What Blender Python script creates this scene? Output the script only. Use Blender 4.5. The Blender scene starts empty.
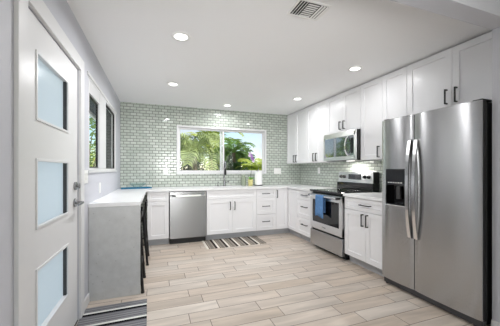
import bpy, bmesh, math, random
from mathutils import Vector, Matrix
random.seed(7)
R = math.radians
PI = math.pi
scn = bpy.context.scene
col = scn.collection

# ------------------------------------------------------------------ camera, world, sun, exposure
cam_d = bpy.data.cameras.new('camera')
cam = bpy.data.objects.new('camera', cam_d)
col.objects.link(cam)
cam_d.sensor_width = 36.0
cam_d.lens = 260.0 / 500.0 * 36.0
cam_d.shift_y = 7.0 / 500.0
cam_d.clip_start = 0.05
cam.location = (0, 0, 1.23)
cam.rotation_euler = (R(90), 0, -math.atan(93.5 / 260.0))
scn.camera = cam

world = bpy.data.worlds.new('sky')
scn.world = world
world.use_nodes = True
wn, wl = world.node_tree.nodes, world.node_tree.links
bg = wn['Background']
sky = wn.new('ShaderNodeTexSky')
sky.sky_type = 'NISHITA'
sky.sun_disc = False
sky.sun_elevation = R(48)
sky.sun_rotation = R(200)
sky.air_density = 1.0
sky.dust_density = 0.2
tc = wn.new('ShaderNodeTexCoord')
cl = wn.new('ShaderNodeTexNoise')
cl.inputs['Scale'].default_value = 5.0
cl.inputs['Detail'].default_value = 6.0
cr = wn.new('ShaderNodeValToRGB')
cr.color_ramp.elements[0].position = 0.44
cr.color_ramp.elements[1].position = 0.66
mx = wn.new('ShaderNodeMix')
mx.data_type = 'RGBA'
wl.new(tc.outputs['Generated'], cl.inputs['Vector'])
wl.new(cl.outputs['Fac'], cr.inputs['Fac'])
wl.new(cr.outputs['Color'], mx.inputs[0])
wl.new(sky.outputs['Color'], mx.inputs[6])
mx.inputs[7].default_value = (4.7, 4.9, 5.3, 1)
wl.new(mx.outputs[2], bg.inputs['Color'])
bg.inputs['Strength'].default_value = 0.17

sun_d = bpy.data.lights.new('sun', 'SUN')
sun_d.energy = 6.5
sun_d.angle = R(1.0)
sun_d.color = (1.0, 0.96, 0.88)
sun = bpy.data.objects.new('sun', sun_d)
col.objects.link(sun)
sun.rotation_euler = (R(44), 0, R(38))

LAMP_KITCHEN = 10.0
FILL_LIVING = 1.5

def area(name, loc, rot, sx, sy, power, color=(1, 1, 1), shape='RECTANGLE', spread=180):
    d = bpy.data.lights.new(name, 'AREA')
    d.shape = shape
    d.size = sx
    if shape == 'RECTANGLE':
        d.size_y = sy
    d.energy = power
    d.color = color
    d.spread = R(spread)
    o = bpy.data.objects.new(name, d)
    col.objects.link(o)
    o.location = loc
    o.rotation_euler = rot
    return o

# added area lamp standing in for daylight, unseen behind the camera
area('daylight_glass_doors', (1.6, -4.02, 1.15), (R(90), 0, 0), 4.2, 2.1, 26, (0.97, 0.985, 1.0))

# added flash, unseen behind the camera, to brighten the kitchen
fl_d = bpy.data.lights.new('bounce_flash', 'SPOT')
fl_d.energy = 260
fl_d.spot_size = R(64)
fl_d.spot_blend = 1.0
fl_d.shadow_soft_size = 0.5
fill_lamp = bpy.data.objects.new('bounce_flash', fl_d)
col.objects.link(fill_lamp)
fill_lamp.location = (0.5, -1.0, 1.5)
fill_lamp.rotation_euler = (Vector((1.5, 5.0, 2.25)) - fill_lamp.location).to_track_quat('-Z', 'Y').to_euler()

vs = scn.view_settings
vs.view_transform = 'Standard'
vs.look = 'None'
vs.gamma = 1.0
vs.use_curve_mapping = False
vs.exposure = 0.13
scn.display_settings.display_device = 'sRGB'
scn.cycles.max_bounces = 10
scn.cycles.diffuse_bounces = 6
scn.cycles.glossy_bounces = 4
scn.cycles.transparent_max_bounces = 12
scn.cycles.sample_clamp_indirect = 6.0

# ------------------------------------------------------------------ materials
def S(r, g, b):
    def f(v):
        v /= 255.0
        return v / 12.92 if v <= 0.04045 else ((v + 0.055) / 1.055) ** 2.4
    return (f(r), f(g), f(b), 1.0)

def mat(name, color, rough=0.5, metal=0.0, noise=None, bump=None, spec=0.5, coat=0.0):
    """noise = (scale, amount) mottles the colour, bump = (scale, strength, distance)"""
    m = bpy.data.materials.new(name)
    m.use_nodes = True
    n, l = m.node_tree.nodes, m.node_tree.links
    p = n['Principled BSDF']
    p.inputs['Base Color'].default_value = color
    p.inputs['Roughness'].default_value = rough
    p.inputs['Metallic'].default_value = metal
    p.inputs['Specular IOR Level'].default_value = spec
    p.inputs['Coat Weight'].default_value = coat
    t = n.new('ShaderNodeTexCoord')
    if noise:
        a = n.new('ShaderNodeTexNoise')
        a.inputs['Scale'].default_value = noise[0]
        a.inputs['Detail'].default_value = 4
        l.new(t.outputs['Object'], a.inputs['Vector'])
        q = n.new('ShaderNodeMix'); q.data_type = 'RGBA'
        k = noise[1]
        q.inputs[6].default_value = tuple(c * (1 - k) for c in color[:3]) + (1,)
        q.inputs[7].default_value = tuple(min(1, c * (1 + k)) for c in color[:3]) + (1,)
        l.new(a.outputs['Fac'], q.inputs[0])
        l.new(q.outputs[2], p.inputs['Base Color'])
    if bump:
        a = n.new('ShaderNodeTexNoise')
        a.inputs['Scale'].default_value = bump[0]
        a.inputs['Detail'].default_value = 3
        l.new(t.outputs['Object'], a.inputs['Vector'])
        b = n.new('ShaderNodeBump')
        b.inputs['Strength'].default_value = bump[1]
        b.inputs['Distance'].default_value = bump[2]
        l.new(a.outputs['Fac'], b.inputs['Height'])
        l.new(b.outputs['Normal'], p.inputs['Normal'])
    return m

M = {}
M['wall'] = mat('lilac grey wall paint', S(200, 201, 208), 0.6, noise=(3, 0.02), bump=(140, 0.25, 0.004))
M['ceiling'] = mat('white ceiling paint', S(243, 243, 244), 0.8, noise=(2, 0.01), bump=(90, 0.15, 0.004))
M['trim'] = mat('white trim paint', S(222, 222, 223), 0.35, noise=(5, 0.015), bump=(40, 0.1, 0.003))
M['cab'] = mat('white cabinet lacquer', S(238, 238, 240), 0.32, noise=(2, 0.01))
M['toe'] = mat('grey toe kick', S(176, 178, 182), 0.5, noise=(4, 0.03))  # white paint really; the recess shade is put into this grey
M['black'] = mat('black metal', S(24, 24, 25), 0.38, 0.3, noise=(20, 0.1))
M['black_plastic'] = mat('black plastic', S(20, 20, 21), 0.45, noise=(20, 0.1))
M['black_glass'] = mat('black glass', S(10, 10, 12), 0.04, noise=(3, 0.1), spec=0.6)
M['mirror_glass'] = mat('half mirrored dark glass', S(150, 155, 160), 0.05, 0.9, noise=(3, 0.05))
M['grey_plastic'] = mat('dark grey plastic', S(62, 62, 64), 0.4, noise=(10, 0.1))
M['white_plastic'] = mat('white plastic', S(240, 240, 238), 0.35, noise=(6, 0.01))
M['chrome'] = mat('chrome', S(205, 206, 208), 0.12, 1.0, noise=(3, 0.02))
M['gun'] = mat('brushed nickel', S(150, 150, 152), 0.25, 1.0, noise=(8, 0.05))
M['bright_steel'] = mat('polished steel', S(222, 222, 222), 0.22, 1.0, noise=(6, 0.02))
M['teal'] = mat('teal glass tray', S(22, 104, 140), 0.12, 0.0, noise=(9, 0.5))
M['paper'] = mat('white paper towel', S(244, 244, 243), 0.9, bump=(60, 0.3, 0.003))
M['pot_yellow'] = mat('pale yellow ceramic', S(226, 218, 150), 0.3, noise=(10, 0.1))
M['pot_grey'] = mat('grey green ribbed glass', S(150, 160, 140), 0.2, noise=(30, 0.25))
M['petal'] = mat('purple petals', S(165, 120, 190), 0.6, noise=(25, 0.3))
M['petal_pale'] = mat('pale lilac petals', S(226, 205, 235), 0.6, noise=(25, 0.1))
M['stem'] = mat('dark stem', S(70, 84, 60), 0.6, noise=(20, 0.2))
M['leaf_house'] = mat('bright green leaf', S(120, 190, 60), 0.4, noise=(12, 0.2))
M['leaf_pale'] = mat('white green leaf', S(230, 240, 215), 0.4, noise=(12, 0.1))
M['grille_dark'] = mat('dark vent throat', S(30, 30, 31), 0.7, noise=(5, 0.1))
M['trunk'] = mat('palm trunk', S(112, 98, 78), 0.85, noise=(9, 0.35), bump=(25, 0.6, 0.02))
M['lawn'] = mat('lawn', S(96, 122, 58), 0.9, noise=(6, 0.4))
M['stucco'] = mat('white stucco', S(236, 236, 234), 0.8, bump=(60, 0.4, 0.01))
M['eave'] = mat('dark eave boards', S(66, 72, 84), 0.7, noise=(6, 0.1))
M['screen'] = mat('dark insect screen', S(38, 38, 42), 0.7, noise=(40, 0.1))
M['mortar'] = mat('outdoor wall', S(120, 116, 112), 0.8, noise=(5, 0.1))

def leafmat(name, c, amount=0.6):
    m = bpy.data.materials.new(name)
    m.use_nodes = True
    n, l = m.node_tree.nodes, m.node_tree.links
    p = n['Principled BSDF']
    p.inputs['Roughness'].default_value = 0.45
    t = n.new('ShaderNodeTexCoord')
    a = n.new('ShaderNodeTexNoise')
    a.inputs['Scale'].default_value = 9.0
    a.inputs['Detail'].default_value = 2
    l.new(t.outputs['Object'], a.inputs['Vector'])
    q = n.new('ShaderNodeMix'); q.data_type = 'RGBA'
    q.inputs[6].default_value = tuple(v * (1 - amount) for v in c[:3]) + (1,)
    q.inputs[7].default_value = tuple(min(1, v * (1 + amount)) for v in c[:3]) + (1,)
    l.new(a.outputs['Fac'], q.inputs[0])
    l.new(q.outputs[2], p.inputs['Base Color'])
    tr = n.new('ShaderNodeBsdfTranslucent')
    l.new(q.outputs[2], tr.inputs['Color'])
    ms = n.new('ShaderNodeMixShader')
    ms.inputs[0].default_value = 0.35
    l.new(p.outputs[0], ms.inputs[1])
    l.new(tr.outputs[0], ms.inputs[2])
    l.new(ms.outputs[0], n['Material Output'].inputs['Surface'])
    return m
M['frond_yellow'] = leafmat('yellow green frond', S(176, 188, 84))
M['frond_green'] = leafmat('green frond', S(104, 138, 58))
M['frond_dark'] = leafmat('dark green frond', S(52, 74, 42))
M['frond_pale'] = leafmat('pale silvery frond', S(166, 178, 120))

def glassmat(name, tint, gloss=1.0):
    m = bpy.data.materials.new(name)
    m.use_nodes = True
    n, l = m.node_tree.nodes, m.node_tree.links
    n.remove(n['Principled BSDF'])
    tr = n.new('ShaderNodeBsdfTransparent'); tr.inputs['Color'].default_value = tint
    gl = n.new('ShaderNodeBsdfGlossy'); gl.inputs['Roughness'].default_value = 0.02
    # Schlick reflectance, the same from either side of a pane
    ge = n.new('ShaderNodeNewGeometry')
    dt = n.new('ShaderNodeVectorMath'); dt.operation = 'DOT_PRODUCT'
    l.new(ge.outputs['Normal'], dt.inputs[0]); l.new(ge.outputs['Incoming'], dt.inputs[1])
    def mt(op, a, b_):
        x = n.new('ShaderNodeMath'); x.operation = op
        for i, v in enumerate((a, b_)):
            if v is None: continue
            if isinstance(v, (int, float)): x.inputs[i].default_value = v
            else: l.new(v, x.inputs[i])
        return x.outputs[0]
    k = mt('POWER', mt('SUBTRACT', 1.0, mt('ABSOLUTE', dt.outputs['Value'], None)), 5.0)
    mu = n.new('ShaderNodeMath'); mu.operation = 'MULTIPLY'; mu.inputs[1].default_value = gloss
    l.new(mt('ADD', 0.04, mt('MULTIPLY', k, 0.96)), mu.inputs[0])
    ms = n.new('ShaderNodeMixShader')
    l.new(mu.outputs[0], ms.inputs[0])
    l.new(tr.outputs[0], ms.inputs[1])
    l.new(gl.outputs[0], ms.inputs[2])
    l.new(ms.outputs[0], n['Material Output'].inputs['Surface'])
    return m
M['pane'] = glassmat('window glass', (0.97, 0.985, 0.98, 1), 0.6)
M['pane_side'] = glassmat('side window glass', (0.97, 0.985, 0.98, 1), 0.2)
M['clear'] = glassmat('clear blown glass', (0.93, 0.97, 0.97, 1), 0.6)

# frosted door glass: satin face, lets diffuse daylight through, faint reeded bands
m = bpy.data.materials.new('frosted glass'); m.use_nodes = True
n, l = m.node_tree.nodes, m.node_tree.links
p = n['Principled BSDF']
p.inputs['Base Color'].default_value = S(214, 218, 220)
p.inputs['Roughness'].default_value = 0.18
t = n.new('ShaderNodeTexCoord')
w = n.new('ShaderNodeTexWave'); w.bands_direction = 'Z'; w.inputs['Scale'].default_value = 7.0
w.inputs['Distortion'].default_value = 0.4
l.new(t.outputs['Object'], w.inputs['Vector'])
b = n.new('ShaderNodeBump'); b.inputs['Strength'].default_value = 0.12; b.inputs['Distance'].default_value = 0.004
l.new(w.outputs['Fac'], b.inputs['Height']); l.new(b.outputs['Normal'], p.inputs['Normal'])
tl = n.new('ShaderNodeBsdfTranslucent'); tl.inputs['Color'].default_value = S(226, 234, 238)
ms = n.new('ShaderNodeMixShader'); ms.inputs[0].default_value = 0.8
l.new(p.outputs[0], ms.inputs[1]); l.new(tl.outputs[0], ms.inputs[2])
l.new(ms.outputs[0], n['Material Output'].inputs['Surface'])
M['frosted'] = m

def emat(name, color, strength):
    m = bpy.data.materials.new(name); m.use_nodes = True
    p = m.node_tree.nodes['Principled BSDF']
    p.inputs['Base Color'].default_value = color
    p.inputs['Emission Color'].default_value = color
    p.inputs['Emission Strength'].default_value = strength
    return m
M['lens'] = emat('lit lamp lens', (1, 0.98, 0.95, 1), 4.0)
M['display'] = mat('dark display', S(30, 32, 36), 0.1, noise=(30, 0.2))

# brushed stainless steel: fine grain lying along one axis smears reflections across it
def steel(name, base, rough, scale, strength=0.05):
    m = bpy.data.materials.new(name); m.use_nodes = True
    n, l = m.node_tree.nodes, m.node_tree.links
    p = n['Principled BSDF']
    p.inputs['Base Color'].default_value = base
    p.inputs['Metallic'].default_value = 1.0
    p.inputs['Roughness'].default_value = rough
    t = n.new('ShaderNodeTexCoord')
    mp = n.new('ShaderNodeMapping'); mp.inputs['Scale'].default_value = scale
    l.new(t.outputs['Object'], mp.inputs['Vector'])
    a = n.new('ShaderNodeTexNoise'); a.inputs['Scale'].default_value = 1.0; a.inputs['Detail'].default_value = 4
    l.new(mp.outputs[0], a.inputs['Vector'])
    q = n.new('ShaderNodeMix'); q.data_type = 'RGBA'
    q.inputs[6].default_value = tuple(v * 0.9 for v in base[:3]) + (1,)
    q.inputs[7].default_value = tuple(min(1, v * 1.08) for v in base[:3]) + (1,)
    l.new(a.outputs['Fac'], q.inputs[0]); l.new(q.outputs[2], p.inputs['Base Color'])
    p.inputs['Anisotropic'].default_value = 0.85
    p.inputs['Anisotropic Rotation'].default_value = 0.25
    tg = n.new('ShaderNodeTangent'); tg.direction_type = 'RADIAL'; tg.axis = 'Z'
    l.new(tg.outputs[0], p.inputs['Tangent'])
    return m
M['steel'] = steel('brushed stainless steel', S(182, 182, 183), 0.26, (2, 2, 160))
M['steel_dark'] = steel('darker stainless steel', S(140, 140, 141), 0.25, (2, 2, 160))  # same steel; the dishwasher's dimmer reflections are put into the base colour
M['steel_light'] = steel('light stainless steel', S(224, 224, 225), 0.34, (2, 2, 160))

# procedural brick / plank helpers
def mth(n, l, op, a, b=None, c=None):
    x = n.new('ShaderNodeMath'); x.operation = op
    for i, v in enumerate((a, b, c)):
        if v is None: continue
        if isinstance(v, (int, float)): x.inputs[i].default_value = v
        else: l.new(v, x.inputs[i])
    return x.outputs[0]

def coursed(name, axis_u, axis_v, U, V, gap, base_cols, grout, rough, stagger, bump_d, grain=None, v0=0.0, u0=0.0, pillow=0.0):
    m = bpy.data.materials.new(name); m.use_nodes = True
    n, l = m.node_tree.nodes, m.node_tree.links
    p = n['Principled BSDF']
    t = n.new('ShaderNodeTexCoord')
    sp = n.new('ShaderNodeSeparateXYZ'); l.new(t.outputs['Object'], sp.inputs[0])
    u = mth(n, l, 'SUBTRACT', sp.outputs[axis_u], u0)
    v = mth(n, l, 'SUBTRACT', sp.outputs[axis_v], v0)
    vr = mth(n, l, 'DIVIDE', v, V)
    row = mth(n, l, 'FLOOR', vr)
    fv = mth(n, l, 'SUBTRACT', vr, row)
    if stagger == 'half':
        off = mth(n, l, 'MULTIPLY', mth(n, l, 'MODULO', mth(n, l, 'ADD', row, 1000), 2), 0.5)
    else:
        wn_ = n.new('ShaderNodeTexWhiteNoise'); wn_.noise_dimensions = '1D'
        l.new(mth(n, l, 'ADD', row, 3.7), wn_.inputs['W']); off = wn_.outputs['Value']
    ur = mth(n, l, 'ADD', mth(n, l, 'DIVIDE', u, U), off)
    cl_ = mth(n, l, 'FLOOR', ur)
    fu = mth(n, l, 'SUBTRACT', ur, cl_)
    # distance to the nearest joint in metres
    du = mth(n, l, 'MULTIPLY', mth(n, l, 'MINIMUM', fu, mth(n, l, 'SUBTRACT', 1.0, fu)), U)
    dv = mth(n, l, 'MULTIPLY', mth(n, l, 'MINIMUM', fv, mth(n, l, 'SUBTRACT', 1.0, fv)), V)
    d = mth(n, l, 'MINIMUM', du, dv)
    ss = n.new('ShaderNodeMapRange'); ss.interpolation_type = 'SMOOTHSTEP'
    l.new(d, ss.inputs['Value'])
    ss.inputs['From Min'].default_value = gap * 0.5
    ss.inputs['From Max'].default_value = gap * 0.5 + max(0.0012, gap * 0.25)
    face = ss.outputs['Result']
    cv = n.new('ShaderNodeCombineXYZ'); l.new(row, cv.inputs[0]); l.new(cl_, cv.inputs[1])
    w2 = n.new('ShaderNodeTexWhiteNoise'); w2.noise_dimensions = '2D'; l.new(cv.outputs[0], w2.inputs['Vector'])
    rp = n.new('ShaderNodeValToRGB')
    el = rp.color_ramp.elements
    el[0].color = base_cols[0]; el[1].color = base_cols[-1]
    for i, c in enumerate(base_cols[1:-1]):
        e = el.new((i + 1) / (len(base_cols) - 1)); e.color = c
    l.new(w2.outputs['Value'], rp.inputs['Fac'])
    colr = rp.outputs['Color']
    if grain:
        mp = n.new('ShaderNodeMapping'); mp.inputs['Scale'].default_value = grain[0]
        av = n.new('ShaderNodeVectorMath'); av.operation = 'ADD'
        sc_ = n.new('ShaderNodeVectorMath'); sc_.operation = 'SCALE'; sc_.inputs['Scale'].default_value = 7.3
        l.new(w2.outputs['Color'], sc_.inputs[0])
        l.new(t.outputs['Object'], av.inputs[0]); l.new(sc_.outputs[0], av.inputs[1])
        l.new(av.outputs[0], mp.inputs['Vector'])
        gz = n.new('ShaderNodeTexNoise'); gz.inputs['Scale'].default_value = 1.0; gz.inputs['Detail'].default_value = 6
        gz.inputs['Distortion'].default_value = 0.6
        l.new(mp.outputs[0], gz.inputs['Vector'])
        gm = n.new('ShaderNodeMapRange'); l.new(gz.outputs['Fac'], gm.inputs['Value'])
        gm.inputs['From Min'].default_value = 0.3; gm.inputs['From Max'].default_value = 0.7
        gm.inputs['To Min'].default_value = 1 - grain[1]; gm.inputs['To Max'].default_value = 1 + grain[1]
        mm = n.new('ShaderNodeVectorMath'); mm.operation = 'SCALE'
        l.new(colr, mm.inputs[0]); l.new(gm.outputs[0], mm.inputs['Scale'])
        colr = mm.outputs[0]
    q = n.new('ShaderNodeMix'); q.data_type = 'RGBA'
    q.inputs[6].default_value = grout
    l.new(face, q.inputs[0]); l.new(colr, q.inputs[7])
    l.new(q.outputs[2], p.inputs['Base Color'])
    rr = n.new('ShaderNodeMapRange'); l.new(face, rr.inputs['Value'])
    rr.inputs['To Min'].default_value = 0.8; rr.inputs['To Max'].default_value = rough
    l.new(rr.outputs[0], p.inputs['Roughness'])
    h = face
    if pillow:
        pm = n.new('ShaderNodeMapRange'); pm.interpolation_type = 'SMOOTHSTEP'
        l.new(d, pm.inputs['Value']); pm.inputs['From Min'].default_value = gap * 0.5; pm.inputs['From Max'].default_value = pillow
        h = pm.outputs['Result']
    b = n.new('ShaderNodeBump'); b.inputs['Strength'].default_value = 0.6; b.inputs['Distance'].default_value = bump_d
    l.new(h, b.inputs['Height']); l.new(b.outputs['Normal'], p.inputs['Normal'])
    return m
TILE_COLS = [S(182, 190, 181), S(192, 199, 190), S(203, 209, 201)]
GROUT = S(130, 136, 128)
M['tile_back'] = coursed('sage subway tile back', 0, 2, 0.106, 0.0515, 0.009, TILE_COLS, GROUT, 0.12, 'half', 0.004, v0=0.915, u0=-0.6, pillow=0.013)
M['tile_right'] = coursed('sage subway tile right', 1, 2, 0.106, 0.0515, 0.009, TILE_COLS, GROUT, 0.12, 'half', 0.004, v0=0.915, pillow=0.013)
M['floor'] = coursed('wood look plank tile', 0, 1, 0.61, 0.152, 0.004,
                     [S(191, 176, 160), S(196, 182, 168), S(199, 187, 175), S(204, 194, 183)], S(116, 105, 95), 0.34, 'random', 0.002,
                     grain=((1.5, 10, 1), 0.2), v0=2.73, u0=0.283)

def quartz(name, base, speck, amount):
    m = bpy.data.materials.new(name); m.use_nodes = True
    n, l = m.node_tree.nodes, m.node_tree.links
    p = n['Principled BSDF']; p.inputs['Roughness'].default_value = 0.22
    t = n.new('ShaderNodeTexCoord')
    a = n.new('ShaderNodeTexNoise'); a.inputs['Scale'].default_value = 9; a.inputs['Detail'].default_value = 8
    a.inputs['Roughness'].default_value = 0.7
    l.new(t.outputs['Object'], a.inputs['Vector'])
    v = n.new('ShaderNodeTexVoronoi'); v.inputs['Scale'].default_value = 17
    l.new(t.outputs['Object'], v.inputs['Vector'])
    r1 = n.new('ShaderNodeValToRGB'); r1.color_ramp.elements[0].position = 0.33; r1.color_ramp.elements[1].position = 0.62
    r1.color_ramp.elements[0].color = tuple(c * (1 - amount) for c in base[:3]) + (1,); r1.color_ramp.elements[1].color = base
    l.new(a.outputs['Fac'], r1.inputs['Fac'])
    r2 = n.new('ShaderNodeValToRGB'); r2.color_ramp.elements[0].position = 0.06; r2.color_ramp.elements[1].position = 0.14
    r2.color_ramp.elements[0].color = (1, 1, 1, 1); r2.color_ramp.elements[1].color = (0, 0, 0, 1)
    l.new(v.outputs['Distance'], r2.inputs['Fac'])
    q = n.new('ShaderNodeMix'); q.data_type = 'RGBA'
    l.new(r2.outputs['Color'], q.inputs[0]); l.new(r1.outputs['Color'], q.inputs[6]); q.inputs[7].default_value = speck
    l.new(q.outputs[2], p.inputs['Base Color'])
    return m
M['quartz'] = quartz('white quartz', S(240, 240, 241), S(226, 226, 228), 0.04)
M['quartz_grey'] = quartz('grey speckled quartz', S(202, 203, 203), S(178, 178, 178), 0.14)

def stripes(name, axis, bands):
    """bands: list of (width, colour) repeated along one axis"""
    m = bpy.data.materials.new(name); m.use_nodes = True
    n, l = m.node_tree.nodes, m.node_tree.links
    p = n['Principled BSDF']; p.inputs['Roughness'].default_value = 0.95; p.inputs['Specular IOR Level'].default_value = 0.1
    t = n.new('ShaderNodeTexCoord'); sp = n.new('ShaderNodeSeparateXYZ'); l.new(t.outputs['Object'], sp.inputs[0])
    tot = sum(b[0] for b in bands)
    fr = mth(n, l, 'FRACT', mth(n, l, 'DIVIDE', sp.outputs[axis], tot))
    rp = n.new('ShaderNodeValToRGB'); rp.color_ramp.interpolation = 'CONSTANT'
    pos = 0
    for i, (wd, c) in enumerate(bands):
        if i == 0: e = rp.color_ramp.elements[0]; e.position = 0
        elif i == 1: e = rp.color_ramp.elements[1]; e.position = pos / tot
        else: e = rp.color_ramp.elements.new(pos / tot)
        e.color = c; pos += wd
    l.new(fr, rp.inputs['Fac'])
    a = n.new('ShaderNodeTexNoise'); a.inputs['Scale'].default_value = 120
    l.new(t.outputs['Object'], a.inputs['Vector'])
    mm = n.new('ShaderNodeMapRange'); l.new(a.outputs['Fac'], mm.inputs['Value']); mm.inputs['To Min'].default_value = 0.75; mm.inputs['To Max'].default_value = 1.25
    s2 = n.new('ShaderNodeVectorMath'); s2.operation = 'SCALE'; l.new(rp.outputs['Color'], s2.inputs[0]); l.new(mm.outputs[0], s2.inputs['Scale'])
    l.new(s2.outputs[0], p.inputs['Base Color'])
    b = n.new('ShaderNodeBump'); b.inputs['Strength'].default_value = 0.4; b.inputs['Distance'].default_value = 0.003
    l.new(a.outputs['Fac'], b.inputs['Height']); l.new(b.outputs['Normal'], p.inputs['Normal'])
    return m
M['rug'] = stripes('striped woven rug', 0, [(0.034, S(226, 222, 212)), (0.016, S(120, 108, 98)), (0.014, S(165, 156, 146)), (0.05, S(128, 122, 114)),
                                            (0.014, S(168, 160, 150)), (0.016, S(92, 82, 74)), (0.027, S(44, 38, 35))])
M['mat'] = stripes('striped door mat', 1, [(0.030, S(24, 24, 27)), (0.026, S(218, 218, 214)), (0.002, S(78, 78, 82)), (0.024, S(128, 128, 131)), (0.010, S(92, 92, 96)), (0.024, S(134, 134, 137)),
                                           (0.010, S(96, 96, 100)), (0.024, S(134, 134, 137)), (0.010, S(96, 96, 100)), (0.028, S(124, 124, 128)), (0.012, S(84, 84, 88))])
M['towel'] = mat('blue terry towel', S(98, 138, 186), 0.95, noise=(26, 0.35), bump=(90, 0.8, 0.006), spec=0.1)

# ------------------------------------------------------------------ mesh helpers
class MB:
    def __init__(s): s.bm = bmesh.new()
    def box(s, x0, x1, y0, y1, z0, z1, bev=0.0, seg=2):
        r = bmesh.ops.create_cube(s.bm, size=1.0)
        for v in r['verts']:
            v.co = Vector(((x0 + x1) / 2 + v.co.x * (x1 - x0), (y0 + y1) / 2 + v.co.y * (y1 - y0), (z0 + z1) / 2 + v.co.z * (z1 - z0)))
        if bev > 0:
            ed = list({e for v in r['verts'] for e in v.link_edges})
            bmesh.ops.bevel(s.bm, geom=ed, offset=bev, segments=seg, affect='EDGES', profile=0.5)
        return s
    def cyl(s, p0, p1, r0, r1=None, seg=16):
        p0, p1 = Vector(p0), Vector(p1); r1 = r0 if r1 is None else r1
        d = p1 - p0
        q = Vector((0, 0, 1)).rotation_difference(d.normalized()).to_matrix().to_4x4()
        bmesh.ops.create_cone(s.bm, cap_ends=True, segments=seg, radius1=r0, radius2=r1, depth=d.length,
                              matrix=Matrix.Translation((p0 + p1) / 2) @ q)
        return s
    def tube(s, pts, r, seg=10, closed=False):
        pts = [Vector(p) for p in pts]
        rr = r if isinstance(r, (list, tuple)) else [r] * len(pts)
        rings = []
        up = Vector((0, 0, 1))
        prev = None
        N = len(pts)
        for i, p in enumerate(pts):
            if closed: tg = (pts[(i + 1) % N] - pts[i - 1]).normalized()
            else: tg = (pts[min(i + 1, N - 1)] - pts[max(i - 1, 0)]).normalized()
            if prev is None:
                a = tg.cross(up)
                if a.length < 1e-3: a = tg.cross(Vector((1, 0, 0)))
                a.normalize()
            else:
                a = prev - tg * prev.dot(tg); a.normalize()
            prev = a
            b_ = tg.cross(a)
            rings.append([s.bm.verts.new(p + (a * math.cos(2 * PI * k / seg) + b_ * math.sin(2 * PI * k / seg)) * rr[i]) for k in range(seg)])
        M_ = N if closed else N - 1
        for i in range(M_):
            A, B = rings[i], rings[(i + 1) % N]
            for k in range(seg):
                s.bm.faces.new((A[k], A[(k + 1) % seg], B[(k + 1) % seg], B[k]))
        if not closed:
            s.bm.faces.new(rings[0][::-1]); s.bm.faces.new(rings[-1])
        return s
    def strap(s, pts, side, w, t):
        """flat bar: rectangular profile (w along side, t across) swept along pts"""
        pts = [Vector(p) for p in pts]; side = Vector(side).normalized()
        rings = []; N = len(pts)
        ww = w if isinstance(w, (list, tuple)) else [w] * N
        for i, p in enumerate(pts):
            tg = (pts[min(i + 1, N - 1)] - pts[max(i - 1, 0)]).normalized()
            nn = tg.cross(side).normalized()
            rings.append([s.bm.verts.new(p + side * (a * ww[i] / 2) + nn * (b_ * t / 2)) for a, b_ in ((-1, -1), (1, -1), (1, 1), (-1, 1))])
        for i in range(N - 1):
            for k in range(4):
                s.bm.faces.new((rings[i][k], rings[i][(k + 1) % 4], rings[i + 1][(k + 1) % 4], rings[i + 1][k]))
        s.bm.faces.new(rings[0][::-1]); s.bm.faces.new(rings[-1])
        return s
    def lathe(s, prof, c=(0, 0, 0), seg=24):
        c = Vector(c); rings = []
        for r, z in prof:
            if r < 1e-6: rings.append([s.bm.verts.new(c + Vector((0, 0, z)))])
            else: rings.append([s.bm.verts.new(c + Vector((r * math.cos(2 * PI * k / seg), r * math.sin(2 * PI * k / seg), z))) for k in range(seg)])
        for A, B in zip(rings, rings[1:]):
            for k in range(seg):
                k2 = (k + 1) % seg
                if len(A) == 1 and len(B) == 1: continue
                if len(A) == 1: s.bm.faces.new((A[0], B[k2], B[k]))
                elif len(B) == 1: s.bm.faces.new((A[k], A[k2], B[0]))
                else: s.bm.faces.new((A[k], A[k2], B[k2], B[k]))
        return s
    def shaker(s, x0, x1, z0, z1, y=0.0, t=0.02, f=0.066, dep=0.011):
        """framed cabinet front facing -y with a sunken middle panel"""
        def ring(i, yy): return [s.bm.verts.new(Vector(q)) for q in ((x0 + i, yy, z0 + i), (x1 - i, yy, z0 + i), (x1 - i, yy, z1 - i), (x0 + i, yy, z1 - i))]
        bk, o0, o1, i0, i1 = ring(0, y + t), ring(0, y + 0.002), ring(0.002, y), ring(f, y), ring(f + 0.003, y + dep)
        for A, B in ((bk, o0), (o0, o1), (o1, i0), (i0, i1)):
            for k in range(4): s.bm.faces.new((A[k], A[(k + 1) % 4], B[(k + 1) % 4], B[k]))
        s.bm.faces.new(i1); s.bm.faces.new(bk[::-1])
        return s
    def cells(s, us, vs_, filled, w0, w1, axes):
        """slab of rectangular cells with openings; axes names which world axis u, v, w run along"""
        cache = {}
        def V(i, j, k):
            key = (i, j, k)
            if key not in cache:
                p = [0, 0, 0]; p[axes[0]] = us[i]; p[axes[1]] = vs_[j]; p[axes[2]] = (w0, w1)[k]
                cache[key] = s.bm.verts.new(Vector(p))
            return cache[key]
        nu, nv = len(us) - 1, len(vs_) - 1
        F = lambda i, j: 0 <= i < nu and 0 <= j < nv and filled(i, j)
        for i in range(nu):
            for j in range(nv):
                if not F(i, j): continue
                for k in (0, 1): s.bm.faces.new((V(i, j, k), V(i + 1, j, k), V(i + 1, j + 1, k), V(i, j + 1, k)))
                for (a, b_, di, dj) in (((i, j), (i + 1, j), 0, -1), ((i, j + 1), (i + 1, j + 1), 0, 1), ((i, j), (i, j + 1), -1, 0), ((i + 1, j), (i + 1, j + 1), 1, 0)):
                    if not F(i + di, j + dj):
                        s.bm.faces.new((V(*a, 0), V(*b_, 0), V(*b_, 1), V(*a, 1)))
        return s
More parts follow.
